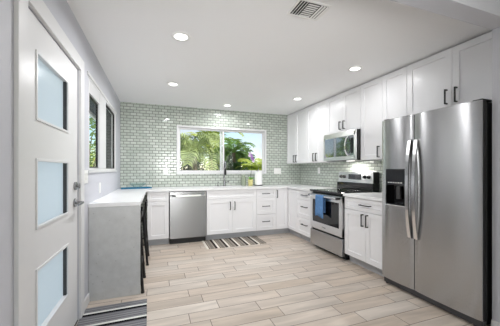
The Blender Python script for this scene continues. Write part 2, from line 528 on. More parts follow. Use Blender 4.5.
    def build(s, name, material, parent=None, smooth=False, fix=True):
        if fix: bmesh.ops.recalc_face_normals(s.bm, faces=s.bm.faces)
        me = bpy.data.meshes.new(name)
        s.bm.to_mesh(me); s.bm.free()
        me.materials.append(material)
        if smooth:
            for p_ in me.polygons: p_.use_smooth = True
        o = bpy.data.objects.new(name, me)
        col.objects.link(o)
        if parent: o.parent = parent
        if smooth == 'auto':
            md = o.modifiers.new('edges', 'EDGE_SPLIT'); md.split_angle = R(35)
        return o

def thing(name, label, cat, loc=(0, 0, 0), rz=0.0, group=None):
    o = bpy.data.objects.new(name, None); col.objects.link(o)
    o.empty_display_size = 0.1
    o.location = loc; o.rotation_euler = (0, 0, rz)
    o['label'] = label; o['category'] = cat
    if group: o['group'] = group
    return o
def tag(o, label, cat, group=None):
    o['label'] = label; o['category'] = cat
    if group: o['group'] = group
    return o
def struct(o, label=None, cat=None):
    o['kind'] = 'structure'
    if label: o['label'] = label
    if cat: o['category'] = cat
    return o
def structroot(name, label, cat, loc=(0, 0, 0)):
    o = bpy.data.objects.new(name, None); col.objects.link(o); o.location = loc
    return struct(o, label, cat)
def copy_tree(o, parent=None):
    c = o.copy(); col.objects.link(c)
    if parent: c.parent = parent
    for ch in list(o.children): copy_tree(ch, c)
    return c

# ------------------------------------------------------------------ room shell
CH = 2.43            # ceiling height
XL, XR, YB = -0.60, 3.01, 5.07
struct(MB().box(-0.75, 4.35, -4.15, 5.25, -0.12, 0.0).build('floor', M['floor']), 'pale wood look plank tile floor of the kitchen', 'floor')
struct(MB().box(-0.75, 4.35, -4.15, 5.25, CH, CH + 0.14).build('ceiling', M['ceiling']), 'flat white ceiling with round downlights', 'ceiling')

# left wall with the entry door opening and the side window opening
DY0, DY1, DZ = 1.555, 2.475, 2.05          # door rough opening
WY0, WY1, WZ0, WZ1 = 2.81, 4.52, 1.225, 2.11
us = [-4.15, DY0, DY1, WY0, WY1, 5.25]; vz = [0, WZ0, DZ, WZ1, CH]
struct(MB().cells(us, vz, lambda i, j: not (i == 1 and j < 2) and not (i == 3 and j in (1, 2)), XL - 0.15, XL, (1, 2, 0)).build('wall_left', M['wall']),
       'lilac grey wall holding the entry door and side window', 'wall')
BX0, BX1, BZ0, BZ1 = 0.356, 2.193, 1.150, 2.077
us = [XL, BX0, BX1, XR]; vz = [0, BZ0, BZ1, CH]
struct(MB().cells(us, vz, lambda i, j: not (i == 1 and j == 1), YB, YB + 0.16, (0, 2, 1)).build('wall_back', M['tile_back']),
       'sage green subway tiled wall around the sink window', 'wall')
struct(MB().box(XR, XR + 0.14, 1.25, 5.25, 0, CH).build('wall_right', M['tile_right']), 'sage tiled wall behind range and wall cabinets', 'wall')
# partition at the front: jamb stub beside the fridge plus header over the wide opening
FY0, FY1, FX, FZ = 1.12, 1.25, 2.425, 2.306
us = [XL, FX, 4.35]; vz = [0, FZ, CH]
struct(MB().cells(us, vz, lambda i, j: i == 1 or j == 1, FY0, FY1, (0, 2, 1)).build('wall_front', M['wall']), 'grey jamb and header of the wide opening beside the fridge', 'wall')
struct(MB().box(4.2, 4.35, -4.15, 1.12, 0, CH).build('wall_living_right', M['wall']))
us = [XL, -0.45, 3.65, 4.2]; vz = [0, 0.08, 2.2, CH]
struct(MB().cells(us, vz, lambda i, j: not (i == 1 and j == 1), -4.15, -4.0, (0, 2, 1)).build('wall_living_back', M['wall']))
# baseboards
struct(MB().box(FX - 0.014, FX, FY0 - 0.014, FY1, 0, 0.085, 0.003).box(FX - 0.014, 4.2, FY0 - 0.014, FY0, 0, 0.085, 0.003).build('baseboard_front', M['trim']), 'white baseboard around the jamb beside the fridge', 'baseboard')
struct(MB().box(XL, XL + 0.014, -4.0, 1.45, 0, 0.09, 0.003).box(XL, XL + 0.014, 2.585, 2.785, 0, 0.09, 0.003).build('baseboard_left', M['trim']), 'white baseboard along the left wall', 'baseboard')

# sink window (window_1)
w1 = structroot('window_1', 'white framed sliding window above the sink', 'window')
def frame(mb, u0, u1, v0, v1, t, w0, w1_, axes, bev=0.003):
    def bx(a0, a1, b0, b1):
        lo = [0] * 3; hi = [0] * 3
        lo[axes[0]], hi[axes[0]] = a0, a1; lo[axes[1]], hi[axes[1]] = b0, b1; lo[axes[2]], hi[axes[2]] = w0, w1_
        mb.box(lo[0], hi[0], lo[1], hi[1], lo[2], hi[2], bev)
    bx(u0, u0 + t, v0, v1); bx(u1 - t, u1, v0, v1); bx(u0 + t, u1 - t, v0, v0 + t); bx(u0 + t, u1 - t, v1 - t, v1)
    return mb
f1 = MB(); frame(f1, BX0 + 0.001, BX1 - 0.001, BZ0 + 0.001, BZ1 - 0.001, 0.034, YB - 0.008, YB + 0.10, (0, 2, 1))
f1.build('window_frame', M['trim'], w1)
for (a, b_, yy) in ((BX0 + 0.034, 1.285, YB + 0.035), (1.205, BX1 - 0.034, YB + 0.062)):
    sb = MB(); frame(sb, a, b_, BZ0 + 0.036, BZ1 - 0.036, 0.036, yy, yy + 0.022, (0, 2, 1))
    so = sb.build('sash', M['trim'], w1)
    MB().box(a + 0.036, b_ - 0.036, yy + 0.009, yy + 0.013, BZ0 + 0.072, BZ1 - 0.072).build('pane', M['pane'], so)

# side window (window_2): two narrow lights either side of a broad white post
w2 = structroot('window_2', 'two light window in the left wall above the counter', 'window')
f2 = MB(); frame(f2, WY0 + 0.001, WY1 - 0.001, WZ0 + 0.001, WZ1 - 0.001, 0.022, XL - 0.06, XL + 0.002, (1, 2, 0))
f2.build('window_frame', M['trim'], w2)
MB().box(XL - 0.036, XL + 0.004, 3.30, 3.68, WZ0 + 0.024, WZ1 - 0.024, 0.004).build('mullion_post', M['trim'], w2)
MB().box(XL - 0.036, XL + 0.001, WY0 + 0.0235, 3.2995, 1.965, WZ1 - 0.0235, 0.002).build('head_rail', M['trim'], w2)
for (a, b_, zt) in ((WY0 + 0.024, 3.299, 1.964), (3.681, WY1 - 0.024, WZ1 - 0.024)):
    sb = MB(); frame(sb, a, b_, WZ0 + 0.024, zt, 0.014, XL - 0.034, XL - 0.014, (1, 2, 0), 0.002)
    so = sb.build('sash', M['black'], w2)
    MB().box(XL - 0.026, XL - 0.022, a + 0.014, b_ - 0.014, WZ0 + 0.038, zt - 0.014).build('pane', M['pane_side'], so)
MB().box(XL - 0.06, XL - 0.057, 3.682, WY1 - 0.025, WZ0 + 0.025, WZ1 - 0.025).build('insect_screen', M['screen'], w2)
struct(MB().box(XL - 0.001, XL + 0.012, WY0 - 0.06, WY1 + 0.04, WZ1, WZ1 + 0.03, 0.003).box(XL - 0.001, XL + 0.016, WY0 - 0.04, WY1 + 0.04, WZ0 - 0.02, WZ0, 0.003).build('trim_1', M['trim']),
       'white trim above and below the left wall window', 'trim')

# living room glass doors, added behind the camera to let light in
w3 = structroot('window_3', 'wide glass doors at the far end of the adjoining room', 'window')
f3 = MB(); frame(f3, -0.45, 3.65, 0.08, 2.2, 0.05, -4.12, -4.03, (0, 2, 1)); f3.box(1.56, 1.64, -4.12, -4.03, 0.13, 2.15, 0.003)
f3.build('window_frame', M['trim'], w3)
MB().box(-0.40, 3.60, -4.085, -4.08, 0.13, 2.15).build('pane', M['pane'], w3)

# entry door (door_1) with three frosted lights
d1 = structroot('door_1', 'white entry door with three frosted glass lights', 'door')
LY0, LY1 = 1.697, 2.224
LZ = [(0.325, 0.69), (0.918, 1.285), (1.505, 1.866)]
us = [DY0 + 0.006, LY0, LY1, DY1 - 0.006]; vz = [0.012, 0.325, 0.69, 0.918, 1.285, 1.505, 1.866, DZ - 0.006]
leaf = MB().cells(us, vz, lambda i, j: not (i == 1 and j in (1, 3, 5)), XL - 0.05, XL - 0.006, (1, 2, 0)).build('door_leaf', M['trim'], d1)
for z0, z1 in LZ:
    g = MB(); frame(g, LY0 - 0.008, LY1 + 0.008, z0 - 0.008, z1 + 0.008, 0.016, XL - 0.011, XL + 0.0, (1, 2, 0), 0.002)
    go = g.build('glazing_bead', M['trim'], leaf)
    MB().box(XL - 0.040, XL - 0.034, LY0 - 0.004, LY1 + 0.004, z0 - 0.004, z1 + 0.004).build('frosted_pane', M['frosted'], leaf)
    MB().box(XL - 0.033, XL - 0.010, LY1 - 0.009, LY1 - 0.0005, z0 + 0.0005, z1 - 0.0005).build('gasket', M['grey_plastic'], leaf)  # dark strip standing for the glazing stop's shadow along the pane edge
lv = MB(); lv.cyl((XL - 0.006, 2.385, 0.973), (XL + 0.006, 2.385, 0.973), 0.033, seg=24); lv.cyl((XL + 0.006, 2.385, 0.973), (XL + 0.05, 2.385, 0.973), 0.011)
lv.tube([(XL + 0.05, 2.385, 0.973), (XL + 0.055, 2.35, 0.973), (XL + 0.055, 2.30, 0.972), (XL + 0.05, 2.265, 0.969)], [0.011, 0.010, 0.009, 0.008])
lv.build('lever_handle', M['gun'], d1, 'auto')
db = MB(); db.cyl((XL - 0.006, 2.39, 1.104), (XL + 0.008, 2.39, 1.104), 0.032, seg=24); db.cyl((XL + 0.008, 2.39, 1.104), (XL + 0.03, 2.39, 1.104), 0.010)
db.box(XL + 0.022, XL + 0.032, 2.382, 2.398, 1.084, 1.124, 0.003)
db.build('deadbolt', M['gun'], d1, 'auto')
# door jamb and casing
cs = MB()
cs.box(XL - 0.001, XL + 0.018, 1.450, 1.546, 0, 2.155, 0.003)
cs.box(XL - 0.001, XL + 0.018, 2.484, 2.584, 0, 2.155, 0.003)
cs.box(XL - 0.001, XL + 0.018, 1.546, 2.484, DZ + 0.004, 2.155, 0.003)
struct(cs.build('trim_2', M['trim']), 'broad white casing around the entry door', 'trim')
struct(MB().box(XL - 0.15, XL - 0.0, DY0 + 0.006, DY1 - 0.006, 0.0, 0.011, 0.002).build('trim_3', M['grey_plastic']), 'dark threshold under the entry door', 'threshold')

# ------------------------------------------------------------------ cabinets
def handle_mb(cx, cz, L, vertical, y=0.0):
    mb = MB(); s_ = 0.006; st = 0.032; h = L / 2
    if vertical:
        mb.box(cx - s_, cx + s_, y - st - 0.006, y - st + 0.006, cz - h, cz + h, 0.0015)
        for q in (-h + 0.006, h - 0.006): mb.box(cx - s_, cx + s_, y - st + 0.006, y, cz + q - s_, cz + q + s_)
    else:
        mb.box(cx - h, cx + h, y - st - 0.006, y - st + 0.006, cz - s_, cz + s_, 0.0015)
        for q in (-h + 0.006, h - 0.006): mb.box(cx + q - s_, cx + q + s_, y - st + 0.006, y, cz - s_, cz + s_)
    return mb

def cabinet(name, label, loc, rz, w, z0, z1, depth, fronts, toe=True, group=None, cat='cabinet', hollow=None):
    """front faces local -y; local x runs left to right; fronts: (kind, x0, x1, z0, z1, handle or None)"""
    t = thing(name, label, cat, loc, rz, group)
    ca = MB()
    if hollow:
        ca.box(0.0008, w - 0.0008, 0.021, depth, z0, hollow)
        for q in (0.0008, w - 0.0188): ca.box(q, q + 0.018, 0.021, depth, hollow, z1)
        ca.box(0.0188, w - 0.0188, 0.021, 0.039, hollow, z1)
    else: ca.box(0.0008, w - 0.0008, 0.021, depth, z0, z1)
    ca.build('carcass', M['cab'], t)
    if toe:
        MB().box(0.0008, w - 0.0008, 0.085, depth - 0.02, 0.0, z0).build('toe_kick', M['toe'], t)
    for kind, a, b_, c, d, hd in fronts:
        f = 0.062 if (d - c) > 0.25 else 0.045
        o = MB().shaker(a + 0.0015, b_ - 0.0015, c, d, f=f).build(kind, M['cab'], t)
        if hd:
            v, cx, cz, L = hd
            handle_mb(cx, cz, L, v == 'v').build('handle', M['black'], o)
    return t

YF, XF, XU = 4.455, 2.375, 2.68
G1 = 'white base cabinets under the worktop'
BD = 0.605
cabinet('base_cabinet', 'white base cabinet left of the dishwasher, drawer over one door', (-0.14, YF, 0), 0, 0.331, 0.11, 0.879, BD,
        [('drawer', 0, 0.331, 0.722, 0.872, None), ('door', 0, 0.331, 0.113, 0.716, None)], group=G1)
cabinet('sink_cabinet', 'wide white sink base cabinet with two doors under the window', (0.812, YF, 0), 0, 0.913, 0.11, 0.879, BD,
        [('drawer_front', 0, 0.913, 0.722, 0.872, None),
         ('door', 0, 0.4565, 0.113, 0.716, ('v', 0.414, 0.597, 0.145)), ('door', 0.4565, 0.913, 0.113, 0.716, ('v', 0.497, 0.597, 0.145))], group=G1, hollow=0.66)
W3 = 2.124 - 1.727
cabinet('drawer_cabinet', 'white three drawer base cabinet right of the sink cabinet on the window wall', (1.727, YF, 0), 0, W3, 0.11, 0.879, BD,
        [('drawer', 0, W3, 0.722, 0.872, ('h', W3 / 2 - 0.01, 0.793, 0.145)), ('drawer', 0, W3, 0.41, 0.716, ('h', W3 / 2 - 0.01, 0.56, 0.145)),
         ('drawer', 0, W3, 0.113, 0.404, ('h', W3 / 2 - 0.01, 0.278, 0.145))], group=G1)
# L-shaped corner cabinet
cc = thing('corner_cabinet', 'white L-shaped corner base cabinet with a door on each face', 'cabinet', (2.126, YF, 0), 0, G1)
ox = 2.126
MB().cells([0.0, XF + 0.021 - ox, 3.0 - ox], [4.112 - YF, 0.021, 0.605], lambda i, j: not (i == 0 and j == 0), 0.11, 0.879, (0, 1, 2)).build('carcass', M['cab'], cc)
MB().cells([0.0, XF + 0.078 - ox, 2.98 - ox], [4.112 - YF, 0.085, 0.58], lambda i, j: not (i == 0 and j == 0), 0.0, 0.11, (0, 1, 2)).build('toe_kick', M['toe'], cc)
o = MB().shaker(0.0015, XF - ox - 0.002, 0.113, 0.872).build('door', M['cab'], cc)
handle_mb(0.018, 0.78, 0.145, True).build('handle', M['black'], o)
o = MB().shaker(0.002, YF - 4.112 - 0.0015, 0.113, 0.872, f=0.055).build('door', M['cab'], cc)
o.location = (XF - ox, 0, 0); o.rotation_euler = (0, 0, R(-90))
# right run
Wd = 4.109 - 3.645
cabinet('drawer_cabinet', 'white three drawer base cabinet between the range and the corner', (XF, 4.109, 0), R(-90), Wd, 0.11, 0.879, BD + 0.02,
        [('drawer', 0, Wd, 0.722, 0.872, ('h', 0.267, 0.800, 0.17)), ('drawer', 0, Wd, 0.41, 0.716, ('h', 0.267, 0.60, 0.17)),
         ('drawer', 0, Wd, 0.113, 0.404, ('h', 0.267, 0.298, 0.17))], group=G1)
Wf = 2.855 - 2.212
cabinet('base_cabinet', 'white base cabinet between the range and the fridge, drawer over two doors', (XF, 2.855, 0), R(-90), Wf, 0.11, 0.879, BD + 0.02,
        [('drawer', 0, Wf, 0.722, 0.872, ('h', 0.378, 0.80, 0.17)), ('door', 0, 0.372, 0.113, 0.716, ('v', 0.335, 0.615, 0.15)),
         ('door', 0.372, Wf, 0.113, 0.716, ('v', 0.409, 0.615, 0.15))], group=G1)
# wall cabinets
G2 = 'white wall cabinets hung under the ceiling'
UT, UB = 2.412, 1.368
def upper(label, y_far, y_near, z0, split, hz, with_handles=True, hl=0.145):
    w = y_far - y_near; s_ = y_far - split
    return cabinet('wall_cabinet', label, (XU, y_far, 0), R(-90), w, z0, UT, 0.325,
                   [('door', 0, s_, z0 + 0.001, UT - 0.001, ('v', s_ - 0.045, hz, hl)), ('door', s_, w, z0 + 0.001, UT - 0.001, ('v', s_ + 0.045, hz, hl))], toe=False, group=G2)
upper('white two door wall cabinet against the window wall', 5.062, 4.288, UB, 4.69, 1.46)
upper('white two door wall cabinet just before the microwave, second from the window wall', 4.286, 3.657, UB, 3.985, 1.46)
upper('short white two door wall cabinet directly above the microwave', 3.655, 2.895, 1.806, 3.265, 1.915, hl=0.125)
upper('white two door wall cabinet between microwave and fridge', 2.893, 2.182, UB, 2.525, 1.465)
upper('white two door cabinet over the fridge', 2.18, 1.262, 1.822, 1.70, 1.945)

# ------------------------------------------------------------------ worktops
ZT0, ZT1 = 0.88, 0.915
us = [XL + 0.001, -0.15, 0.93, 1.60, 2.35, XR - 0.001]
vy = [2.79, 3.647, 4.43, 4.565, 4.90, YB - 0.001]
def fill(i, j):
    if j == 0: return i == 0
    if j == 1: return i in (0, 4)
    return not (i == 2 and j == 3)
wt = MB().cells(us, vy, fill, ZT0, ZT1, (0, 1, 2)).build('worktop', M['quartz'])
tag(wt, 'long white quartz worktop wrapping from left bar to range', 'countertop')
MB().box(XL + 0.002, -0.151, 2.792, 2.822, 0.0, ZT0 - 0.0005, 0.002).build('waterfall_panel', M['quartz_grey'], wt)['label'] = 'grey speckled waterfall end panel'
tag(MB().box(2.35, XR - 0.001, 2.212, 2.857, ZT0, ZT1, 0.003).build('worktop', M['quartz']), 'short white quartz worktop between range and fridge', 'countertop')

# sink and faucet
sk = MB(); x0, x1, y0, y1, zb = 0.925, 1.605, 4.56, 4.905, 0.70
sk.box(x0, x1, y0, y1, zb, zb + 0.006); sk.box(x0, x0 + 0.006, y0, y1, zb + 0.006, ZT0 - 0.001); sk.box(x1 - 0.006, x1, y0, y1, zb + 0.006, ZT0 - 0.001)
sk.box(x0 + 0.006, x1 - 0.006, y0, y0 + 0.006, zb + 0.006, ZT0 - 0.001); sk.box(x0 + 0.006, x1 - 0.006, y1 - 0.006, y1, zb + 0.006, ZT0 - 0.001)
skt = thing('sink', 'undermount stainless sink bowl set into the worktop below the window', 'sink', (0, 0, 0))
sk.build('bowl', M['steel'], skt)
MB().cyl((1.265, 4.73, zb + 0.006), (1.265, 4.73, zb + 0.012), 0.045, seg=24).build('drain', M['chrome'], skt)
fc = thing('faucet', 'tall gooseneck kitchen faucet behind the sink', 'faucet', (1.25, 4.955, ZT1))
b_ = MB(); b_.cyl((0, 0, 0), (0, 0, 0.012), 0.03, seg=24); b_.cyl((0, 0, 0.012), (0, 0, 0.11), 0.02, 0.018); b_.build('base', M['gun'], fc, 'auto')
pts = [(0, 0, 0.10), (0, 0, 0.38)] + [(-0.012 + 0.012 * math.cos(a), -0.09 + 0.09 * math.cos(a), 0.38 + 0.10 * math.sin(a)) for a in [R(q) for q in range(15, 181, 15)]] + [(-0.024, -0.18, 0.33)]
MB().tube(pts, 0.013, 12).build('spout', M['gun'], fc, 'auto')
MB().tube([(-0.024, -0.18, 0.34), (-0.024, -0.18, 0.30), (-0.024, -0.18, 0.22)], [0.014, 0.018, 0.02], 14).build('spray_head', M['black_plastic'], fc, 'auto')
MB().tube([(0.018, 0, 0.075), (0.045, 0, 0.08), (0.10, -0.005, 0.10)], [0.012, 0.009, 0.007], 10).build('lever', M['gun'], fc, 'auto')
sd = thing('soap_dispenser', 'short nickel soap pump left of the faucet', 'soap dispenser', (1.12, 4.955, ZT1))
MB().cyl((0, 0, 0), (0, 0, 0.03), 0.018, 0.012).build('base', M['gun'], sd, 'auto')
MB().tube([(0, 0, 0.03), (0, 0, 0.075), (0, -0.02, 0.082), (0, -0.06, 0.076)], 0.006, 8).build('nozzle', M['gun'], sd, 'auto')

# ------------------------------------------------------------------ emblem strokes: a small ring and a run of letter-height bars
def emblem(w, h, y=-0.001, ring=True):
    mb = MB()
    rr = h * 0.9
    if ring:
        pts = [(-w / 2 + rr + rr * 1.3 * math.cos(a), y, rr * 0.75 * math.sin(a)) for a in [2 * PI * k / 18 for k in range(18)]]
        mb.tube(pts, h * 0.10, 6, closed=True)
        x = -w / 2 + rr * 2.6
    else: x = -w / 2
    k = 0
    while x < w / 2:
        hh = h * (1.0 if k % 3 == 0 else 0.66)
        mb.box(x, x + h * 0.16, y - 0.0006, y + 0.0012, -h / 2, -h / 2 + hh)
        x += h * 0.42; k += 1
    return mb

# ------------------------------------------------------------------ dishwasher
DW = 0.808 - 0.197
dw = thing('dishwasher', 'stainless steel dishwasher under the worktop left of the sink', 'dishwasher', (0.199, YF - 0.004, 0))
DWw = DW - 0.004
MB().box(0.004, DWw - 0.004, 0.035, 0.60, 0.10, 0.872).build('tub', M['black_plastic'], dw)
bd = MB(); bd.box(0.003, DWw - 0.003, -0.004, 0.034, 0.095, 0.800, 0.004); bd.build('door', M['steel_dark'], dw)
MB().box(0.003, DWw - 0.003, 0.0, 0.034, 0.804, 0.868, 0.003).build('control_strip', M['steel_dark'], dw)
hb = MB(); hb.strap([(0.035, -0.028, 0.806), (0.10, -0.046, 0.806), (DWw / 2, -0.052, 0.806), (DWw - 0.10, -0.046, 0.806), (DWw - 0.035, -0.028, 0.806)], (0, 0, 1), 0.030, 0.013)
for q in (0.035, DWw - 0.035): hb.box(q - 0.012, q + 0.012, -0.034, 0.002, 0.792, 0.82, 0.003)
hb.build('handle', M['bright_steel'], dw)
MB().box(0.003, DWw - 0.003, 0.055, 0.10, 0.0, 0.092).build('toe_kick', M['black_plastic'], dw)
eo = emblem(0.07, 0.010, -0.0055).build('emblem', M['grey_plastic'], dw); eo.location = (DWw / 2 + 0.01, 0, 0.16)

# ------------------------------------------------------------------ range
RG_W = 0.768
rg = thing('range', 'stainless electric range with black glass top between two base cabinets', 'range', (2.345, 3.637, 0), R(-90))
MB().box(0.004, RG_W - 0.004, 0.05, 0.625, 0.045, 0.905).build('body', M['black_plastic'], rg)
MB().box(0.03, RG_W - 0.03, 0.09, 0.60, 0.0, 0.045).build('plinth', M['black_plastic'], rg)
MB().box(0.004, RG_W - 0.004, 0.0, 0.048, 0.055, 0.293, 0.005).build('storage_drawer', M['steel'], rg)
od = MB(); frame(od, 0.004, RG_W - 0.004, 0.318, 0.862, 0.062, 0.0, 0.048, (0, 2, 1), 0.004)
od.box(0.004, RG_W - 0.004, 0.001, 0.047, 0.318, 0.425, 0.003); od.box(0.004, RG_W - 0.004, 0.001, 0.047, 0.775, 0.862, 0.003)
odo = od.build('oven_door', M['steel_light'], rg)
MB().box(0.066, RG_W - 0.066, 0.006, 0.044, 0.425, 0.775).build('oven_window', M['black_glass'], odo)
hd = MB(); hd.tube([(0.05, -0.045, 0.838), (RG_W - 0.05, -0.045, 0.838)], 0.0135, 14)
hdo = hd.build('handle', M['bright_steel'], odo, 'auto')
for q in (0.05, RG_W - 0.05):
    MB().box(q - 0.014, q + 0.014, -0.06, 0.002, 0.822, 0.854, 0.004).build('handle_end', M['black_plastic'], hdo)
eo = emblem(0.085, 0.014).build('emblem', M['grey_plastic'], odo); eo.location = (RG_W / 2 - 0.02, 0, 0.37)
MB().box(0.0, RG_W, -0.012, 0.52, 0.898, 0.922, 0.005).build('cooktop', M['black_glass'], rg)
for (x, y, r) in ((0.19, 0.13, 0.11), (0.57, 0.13, 0.085), (0.19, 0.38, 0.075), (0.57, 0.38, 0.10)):
    MB().tube([(x + r * math.cos(2 * PI * k / 36), y + r * math.sin(2 * PI * k / 36), 0.9215) for k in range(36)], 0.0012, 4, closed=True).build('burner_ring', M['gun'], rg)
# backguard
BY = 0.555
bgp = MB(); bgp.box(0.0, RG_W, BY - 0.03, 0.648, 0.922, 1.035, 0.004); bgp.build('riser', M['black_glass'], rg)
bk = MB(); bk.box(0.0, RG_W - 0.012, BY, 0.60, 1.03, 1.198, 0.006); bko = bk.build('backguard', M['steel_light'], rg)
MB().box(0.0, RG_W, 0.601, 0.648, 1.035, 1.20, 0.004).build('backguard_shell', M['black_plastic'], rg)
MB().box(RG_W - 0.0115, RG_W, BY - 0.008, 0.60, 1.036, 1.20, 0.002).build('end_cap', M['black_plastic'], rg)
for x in (0.075, 0.155, 0.595, 0.675):
    k = MB(); k.cyl((x, BY, 1.125), (x, BY - 0.008, 1.125), 0.027, seg=20); k.cyl((x, BY - 0.008, 1.125), (x, BY - 0.03, 1.125), 0.022, 0.019, seg=20)
    k.box(x - 0.004, x + 0.004, BY - 0.036, BY - 0.008, 1.105, 1.145, 0.002)
    k.build('knob', M['black_plastic'], bko, 'auto')
MB().box(0.245, 0.52, BY - 0.003, BY + 0.004, 1.085, 1.165, 0.001).build('display', M['display'], bko)
bt = MB()
for i in range(5):
    for j in range(2): bt.box(0.405 + i * 0.022, 0.42 + i * 0.022, BY - 0.0045, BY - 0.003, 1.10 + j * 0.03, 1.115 + j * 0.03)
bt.build('buttons', M['grey_plastic'], bko)

# towel on the oven handle
tw = MB()
TX0, TX1 = 0.245, 0.435
nu, path = 12, [(-0.0625, 0.535), (-0.063, 0.60), (-0.063, 0.68), (-0.0635, 0.76), (-0.064, 0.83), (-0.060, 0.8525), (-0.045, 0.857), (-0.031, 0.852), (-0.0265, 0.83), (-0.025, 0.76), (-0.024, 0.68), (-0.023, 0.60)]
def grid(mb, off):
    rows = []
    for j, (yy, zz) in enumerate(path):
        row = []
        for i in range(nu + 1):
            t_ = i / nu
            hang = max(0.0, (0.84 - zz)) if j < 6 else 0.0
            wob = (0.010 * math.sin(t_ * 9.0 + 0.6) + 0.005 * math.sin(t_ * 21)) * min(1, hang * 5)
            sx = TX0 + (TX1 - TX0) * t_ + 0.018 * hang * (t_ - 0.3)
            dz = 0.012 * math.sin(t_ * 5) * (1 if j == 0 else 0)
            row.append(mb.bm.verts.new(Vector((sx, yy - abs(wob) - off, zz + dz))))
        rows.append(row)
    for A, B in zip(rows, rows[1:]):
        for i in range(nu): mb.bm.faces.new((A[i], A[i + 1], B[i + 1], B[i]))
grid(tw, 0.0)
two = tw.build('dish_towel', M['towel'], None, True)
two.location = (2.345, 3.637, 0); two.rotation_euler = (0, 0, R(-90))
md = two.modifiers.new('thickness', 'SOLIDIFY'); md.thickness = 0.004; md.offset = 0.0
tag(two, 'blue dish towel draped over the oven door handle', 'towel')

# ------------------------------------------------------------------ microwave
MW_W = 0.762
mw = thing('microwave', 'stainless over-the-range microwave hung under the short wall cabinet', 'microwave', (2.612, 3.652, 1.372), R(-90))
MB().box(0.002, MW_W - 0.002, 0.032, 0.39, 0.012, 0.43).build('body', M['black_plastic'], mw)
MB().box(0.03, MW_W - 0.03, 0.04, 0.38, 0.0, 0.011).build('filter_grille', M['grey_plastic'], mw)
fd = MB(); frame(fd, 0.0, MW_W, 0.005, 0.432, 0.03, 0.0, 0.031, (0, 2, 1), 0.004)
fd.box(0.0, MW_W, 0.0005, 0.031, 0.355, 0.432, 0.003); fd.box(0.0, MW_W, 0.0005, 0.031, 0.005, 0.06, 0.003); fd.box(MW_W - 0.06, MW_W, 0.0005, 0.031, 0.01, 0.43, 0.003)
fdo = fd.build('door', M['steel_light'], mw)
MB().box(0.03, MW_W - 0.06, 0.004, 0.03, 0.06, 0.355).build('door_glass', M['mirror_glass'], fdo)
MB().box(0.31, 0.45, 0.20, 0.25, -0.003, -0.0005, 0.001).build('cooktop_light', M['lens'], mw)
area('cooktop_lamp', (2.612 + 0.20, 3.652 - 0.38, 1.364), (0, 0, 0), 0.06, 0.16, 6.0, (1, 0.97, 0.93))
hx = 0.585
MB().strap([(hx, 0.004, 0.072), (hx, -0.026, 0.10), (hx, -0.046, 0.15), (hx, -0.052, 0.205), (hx, -0.046, 0.26), (hx, -0.026, 0.315), (hx, 0.004, 0.345)], (1, 0, 0), 0.026, 0.014).build('handle', M['bright_steel'], fdo)
MB().box(0.64, 0.695, 0.002, 0.006, 0.10, 0.32).build('control_panel', M['display'], fdo)

# ------------------------------------------------------------------ fridge
FR_Y1, FR_Y0 = 2.204, 1.268
FW = FR_Y1 - FR_Y0
fg = thing('refrigerator', 'stainless side-by-side refrigerator with black sides and door dispenser', 'refrigerator', (2.325, FR_Y1, 0), R(-90))
MB().box(0.004, FW - 0.004, 0.075, 0.655, 0.03, 1.755, 0.004).build('body', M['black_plastic'], fg)
def fridge_door(a, b_, holes=None):
    """bowed front: a shallow barrel across the width"""
    mb = MB(); N = 14; z0, z1 = 0.072, 1.768; bow = 0.012; yb = 0.024
    us = [a + (b_ - a) * i / N for i in range(N + 1)]
    if holes:
        us = sorted(set([u for u in us if min(abs(u - holes[0]), abs(u - holes[1])) > 0.012] + [holes[0], holes[1]]))
    zs = [z0, z1] if not holes else [z0, holes[2], holes[3], z1]
    def yy(u):
        t_ = (u - a) / (b_ - a) * 2 - 1
        return bow * abs(t_) ** 2.6 + (0.005 * max(0, (abs(t_) - 0.98) / 0.02) ** 2)
    P = [[mb.bm.verts.new(Vector((u, yy(u), z))) for z in zs] for u in us]
    Q = [[mb.bm.verts.new(Vector((u, yb, z))) for z in zs] for u in us]
    for i in range(len(us) - 1):
        for j in range(len(zs) - 1):
            hole = holes and us[i] >= holes[0] - 1e-6 and us[i + 1] <= holes[1] + 1e-6 and j == 1
            if not hole: mb.bm.faces.new((P[i][j], P[i + 1][j], P[i + 1][j + 1], P[i][j + 1]))
            if not hole: mb.bm.faces.new((Q[i][j], Q[i][j + 1], Q[i + 1][j + 1], Q[i + 1][j]))
        mb.bm.faces.new((P[i][0], Q[i][0], Q[i + 1][0], P[i + 1][0])); mb.bm.faces.new((P[i][-1], P[i + 1][-1], Q[i + 1][-1], Q[i][-1]))
    for j in range(len(zs) - 1):
        mb.bm.faces.new((P[0][j], P[0][j + 1], Q[0][j + 1], Q[0][j])); mb.bm.faces.new((P[-1][j], Q[-1][j], Q[-1][j + 1], P[-1][j + 1]))
    return mb
SP = FR_Y1 - 1.824
HX0, HX1, HZ0, HZ1 = 0.062, 0.288, 0.868, 1.240
ld = fridge_door(0.0, SP - 0.0035, (HX0, HX1, HZ0, HZ1)).build('freezer_door', M['steel'], fg, 'auto')
for nm, a, b_, par in (('door_liner', 0.003, SP - 0.0055, ld),): MB().cells([a, HX0 - 0.001, HX1 + 0.001, b_], [0.074, HZ0 - 0.014, HZ1 + 0.001, 1.766], lambda i, j: not (i == 1 and j == 1), 0.0242, 0.07, (0, 2, 1)).build(nm, M['black_plastic'], par)
rd = fridge_door(SP + 0.0035, FW).build('fridge_door', M['steel'], fg, 'auto')
MB().box(SP + 0.0055, FW - 0.003, 0.0242, 0.07, 0.074, 1.766, 0.003).build('door_liner', M['black_plastic'], rd)
MB().box(SP - 0.0034, SP + 0.0034, 0.03, 0.066, 0.08, 1.76).build('gasket', M['black_plastic'], fg)
dp = MB()
dp.box(HX0, HX1, 0.058, 0.066, HZ0, HZ1); dp.box(HX0, HX0 + 0.008, 0.002, 0.058, HZ0, HZ1); dp.box(HX1 - 0.008, HX1, 0.002, 0.058, HZ0, HZ1)
